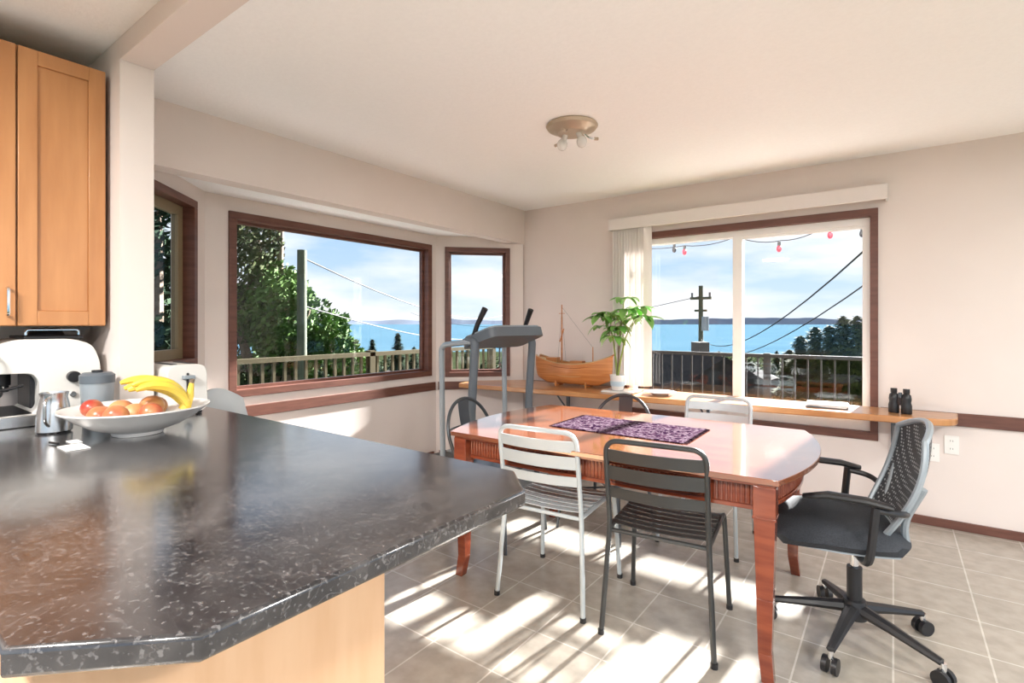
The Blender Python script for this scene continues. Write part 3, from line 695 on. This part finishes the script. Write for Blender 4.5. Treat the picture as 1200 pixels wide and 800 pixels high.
b.cyl((px_+.3,py_-.2,.9),(px_+.3,py_-.2,1.7),.2,M_grey)
b.tube(sag((px_,py_,.4),(.3,8.2,2.9),1.0),.016,M_wire,5); b.tube(sag((px_,py_,-.2),(.5,8.2,2.5),.9),.013,M_wire,5)
b.tube(sag((px_,py_,2.9),(-60,55,3),2),.02,M_wire,5)
b.finish()
b=MB('string_lights')
p=[(-2.3,5.0,2.12),(-1.62,5.0,2.06),(-1.15,5.0,2.10),(-.78,5.0,2.03),(-.45,5.0,2.12),(.5,5.0,2.05)]
w=[]
for i in range(len(p)-1): w+=sag(p[i],p[i+1],.03,6)
b.tube(w,.004,M_wire,5)
for (x,z,m) in ((-1.62,2.03,M_red),(-.80,1.99,M_red),(-1.72,2.06,M_black),(-.2,2.06,M_black),(-.42,2.07,M_red)):
    b.cyl((x,5,z+.03),(x,5,z-.005),.013,M_black,sides=8); b.ball((x,5,z-.03),.02,m,sz=1.5,seg=10,ring=8)
b.finish()

# ------------------------------------------------------------------ light
w=bpy.data.worlds.new('World'); bpy.context.scene.world=w; w.use_nodes=True; t=w.node_tree; bg=t.nodes['Background']; N=t.nodes.new; L=t.links.new
tc=N('ShaderNodeTexCoord'); sp=N('ShaderNodeSeparateXYZ'); L(tc.outputs['Generated'],sp.inputs[0])
ma=N('ShaderNodeMath'); ma.operation='MULTIPLY_ADD'; ma.inputs[1].default_value=.5; ma.inputs[2].default_value=.5; L(sp.outputs['Z'],ma.inputs[0])
r=N('ShaderNodeValToRGB'); e=r.color_ramp.elements; e[0].position=.49; e[0].color=(.78,.76,.73,1); e[1].position=1; e[1].color=(.09,.18,.36,1)  # warm glow below the horizon is added fill through the open room sides
for pz,c in ((.5,(.38,.44,.49,1)),(.55,(.28,.38,.49,1)),(.62,(.20,.32,.48,1)),(.72,(.14,.25,.44,1))): k=e.new(pz); k.color=c
L(ma.outputs[0],r.inputs[0])
mp=N('ShaderNodeMapping'); mp.inputs['Scale'].default_value=(1.2,1.2,5); L(tc.outputs['Generated'],mp.inputs[0])
n=N('ShaderNodeTexNoise'); n.inputs['Scale'].default_value=2.6; n.inputs['Detail'].default_value=7; n.inputs['Roughness'].default_value=.55; L(mp.outputs[0],n.inputs['Vector'])
r2=N('ShaderNodeValToRGB'); e=r2.color_ramp.elements; e[0].position=.38; e[0].color=(0,0,0,1); e[1].position=.62; e[1].color=(1,1,1,1); L(n.outputs['Fac'],r2.inputs[0])
gt=N('ShaderNodeMath'); gt.operation='GREATER_THAN'; gt.inputs[1].default_value=0; L(sp.outputs['Z'],gt.inputs[0])
ml=N('ShaderNodeMath'); ml.operation='MULTIPLY'; L(gt.outputs[0],ml.inputs[0]); L(r2.outputs[0],ml.inputs[1])
mx=N('ShaderNodeMix'); mx.data_type='RGBA'; mx.inputs[7].default_value=(.54,.54,.54,1); L(ml.outputs[0],mx.inputs[0]); L(r.outputs[0],mx.inputs[6])
L(mx.outputs[2],bg.inputs['Color']); bg.inputs['Strength'].default_value=2.2
az=R(-6); el=R(22.5)
d=Vector((-math.sin(az)*math.cos(el),math.cos(az)*math.cos(el),math.sin(el)))
s=bpy.data.lights.new('sun','SUN'); s.energy=54; s.angle=R(2.0); s.color=(1,.965,.92); so=bpy.data.objects.new('sun',s); bpy.context.scene.collection.objects.link(so)
so.rotation_euler=d.to_track_quat('Z','Y').to_euler()
for i,(x,y,en) in enumerate(((-1.6,-.9,90),(.4,-.9,85),(1.9,.2,75),(2.2,2.6,50))):  # unseen ceiling lamps and housings, added to brighten the interior
    b=MB('added_fill_fixture'); b.lathe((0,0,0),[(0,0),(.17,0),(.17,-.02),(.15,-.05),(0,-.055)],M_glassy,32); b.finish(loc=(x,y,ZC-.001))
    l=bpy.data.lights.new('fill_lamp','AREA'); l.shape='DISK'; l.size=.4; l.energy=en; l.color=(1,.975,.94); lo=bpy.data.objects.new('added_fill_light',l); bpy.context.scene.collection.objects.link(lo); lo.location=(x,y,ZC-.07)

# ------------------------------------------------------------------ camera
c=bpy.data.cameras.new('cam'); co=bpy.data.objects.new('camera',c); bpy.context.scene.collection.objects.link(co); bpy.context.scene.camera=co
c.sensor_width=36; c.lens=606/1200*36; c.shift_y=-21/1200; c.clip_end=60000; c.clip_start=.05
co.location=(0,0,1.31); co.rotation_euler=(R(90),0,R(36.4))
bpy.context.scene.view_settings.view_transform='Standard'
bpy.context.scene.view_settings.exposure=.36
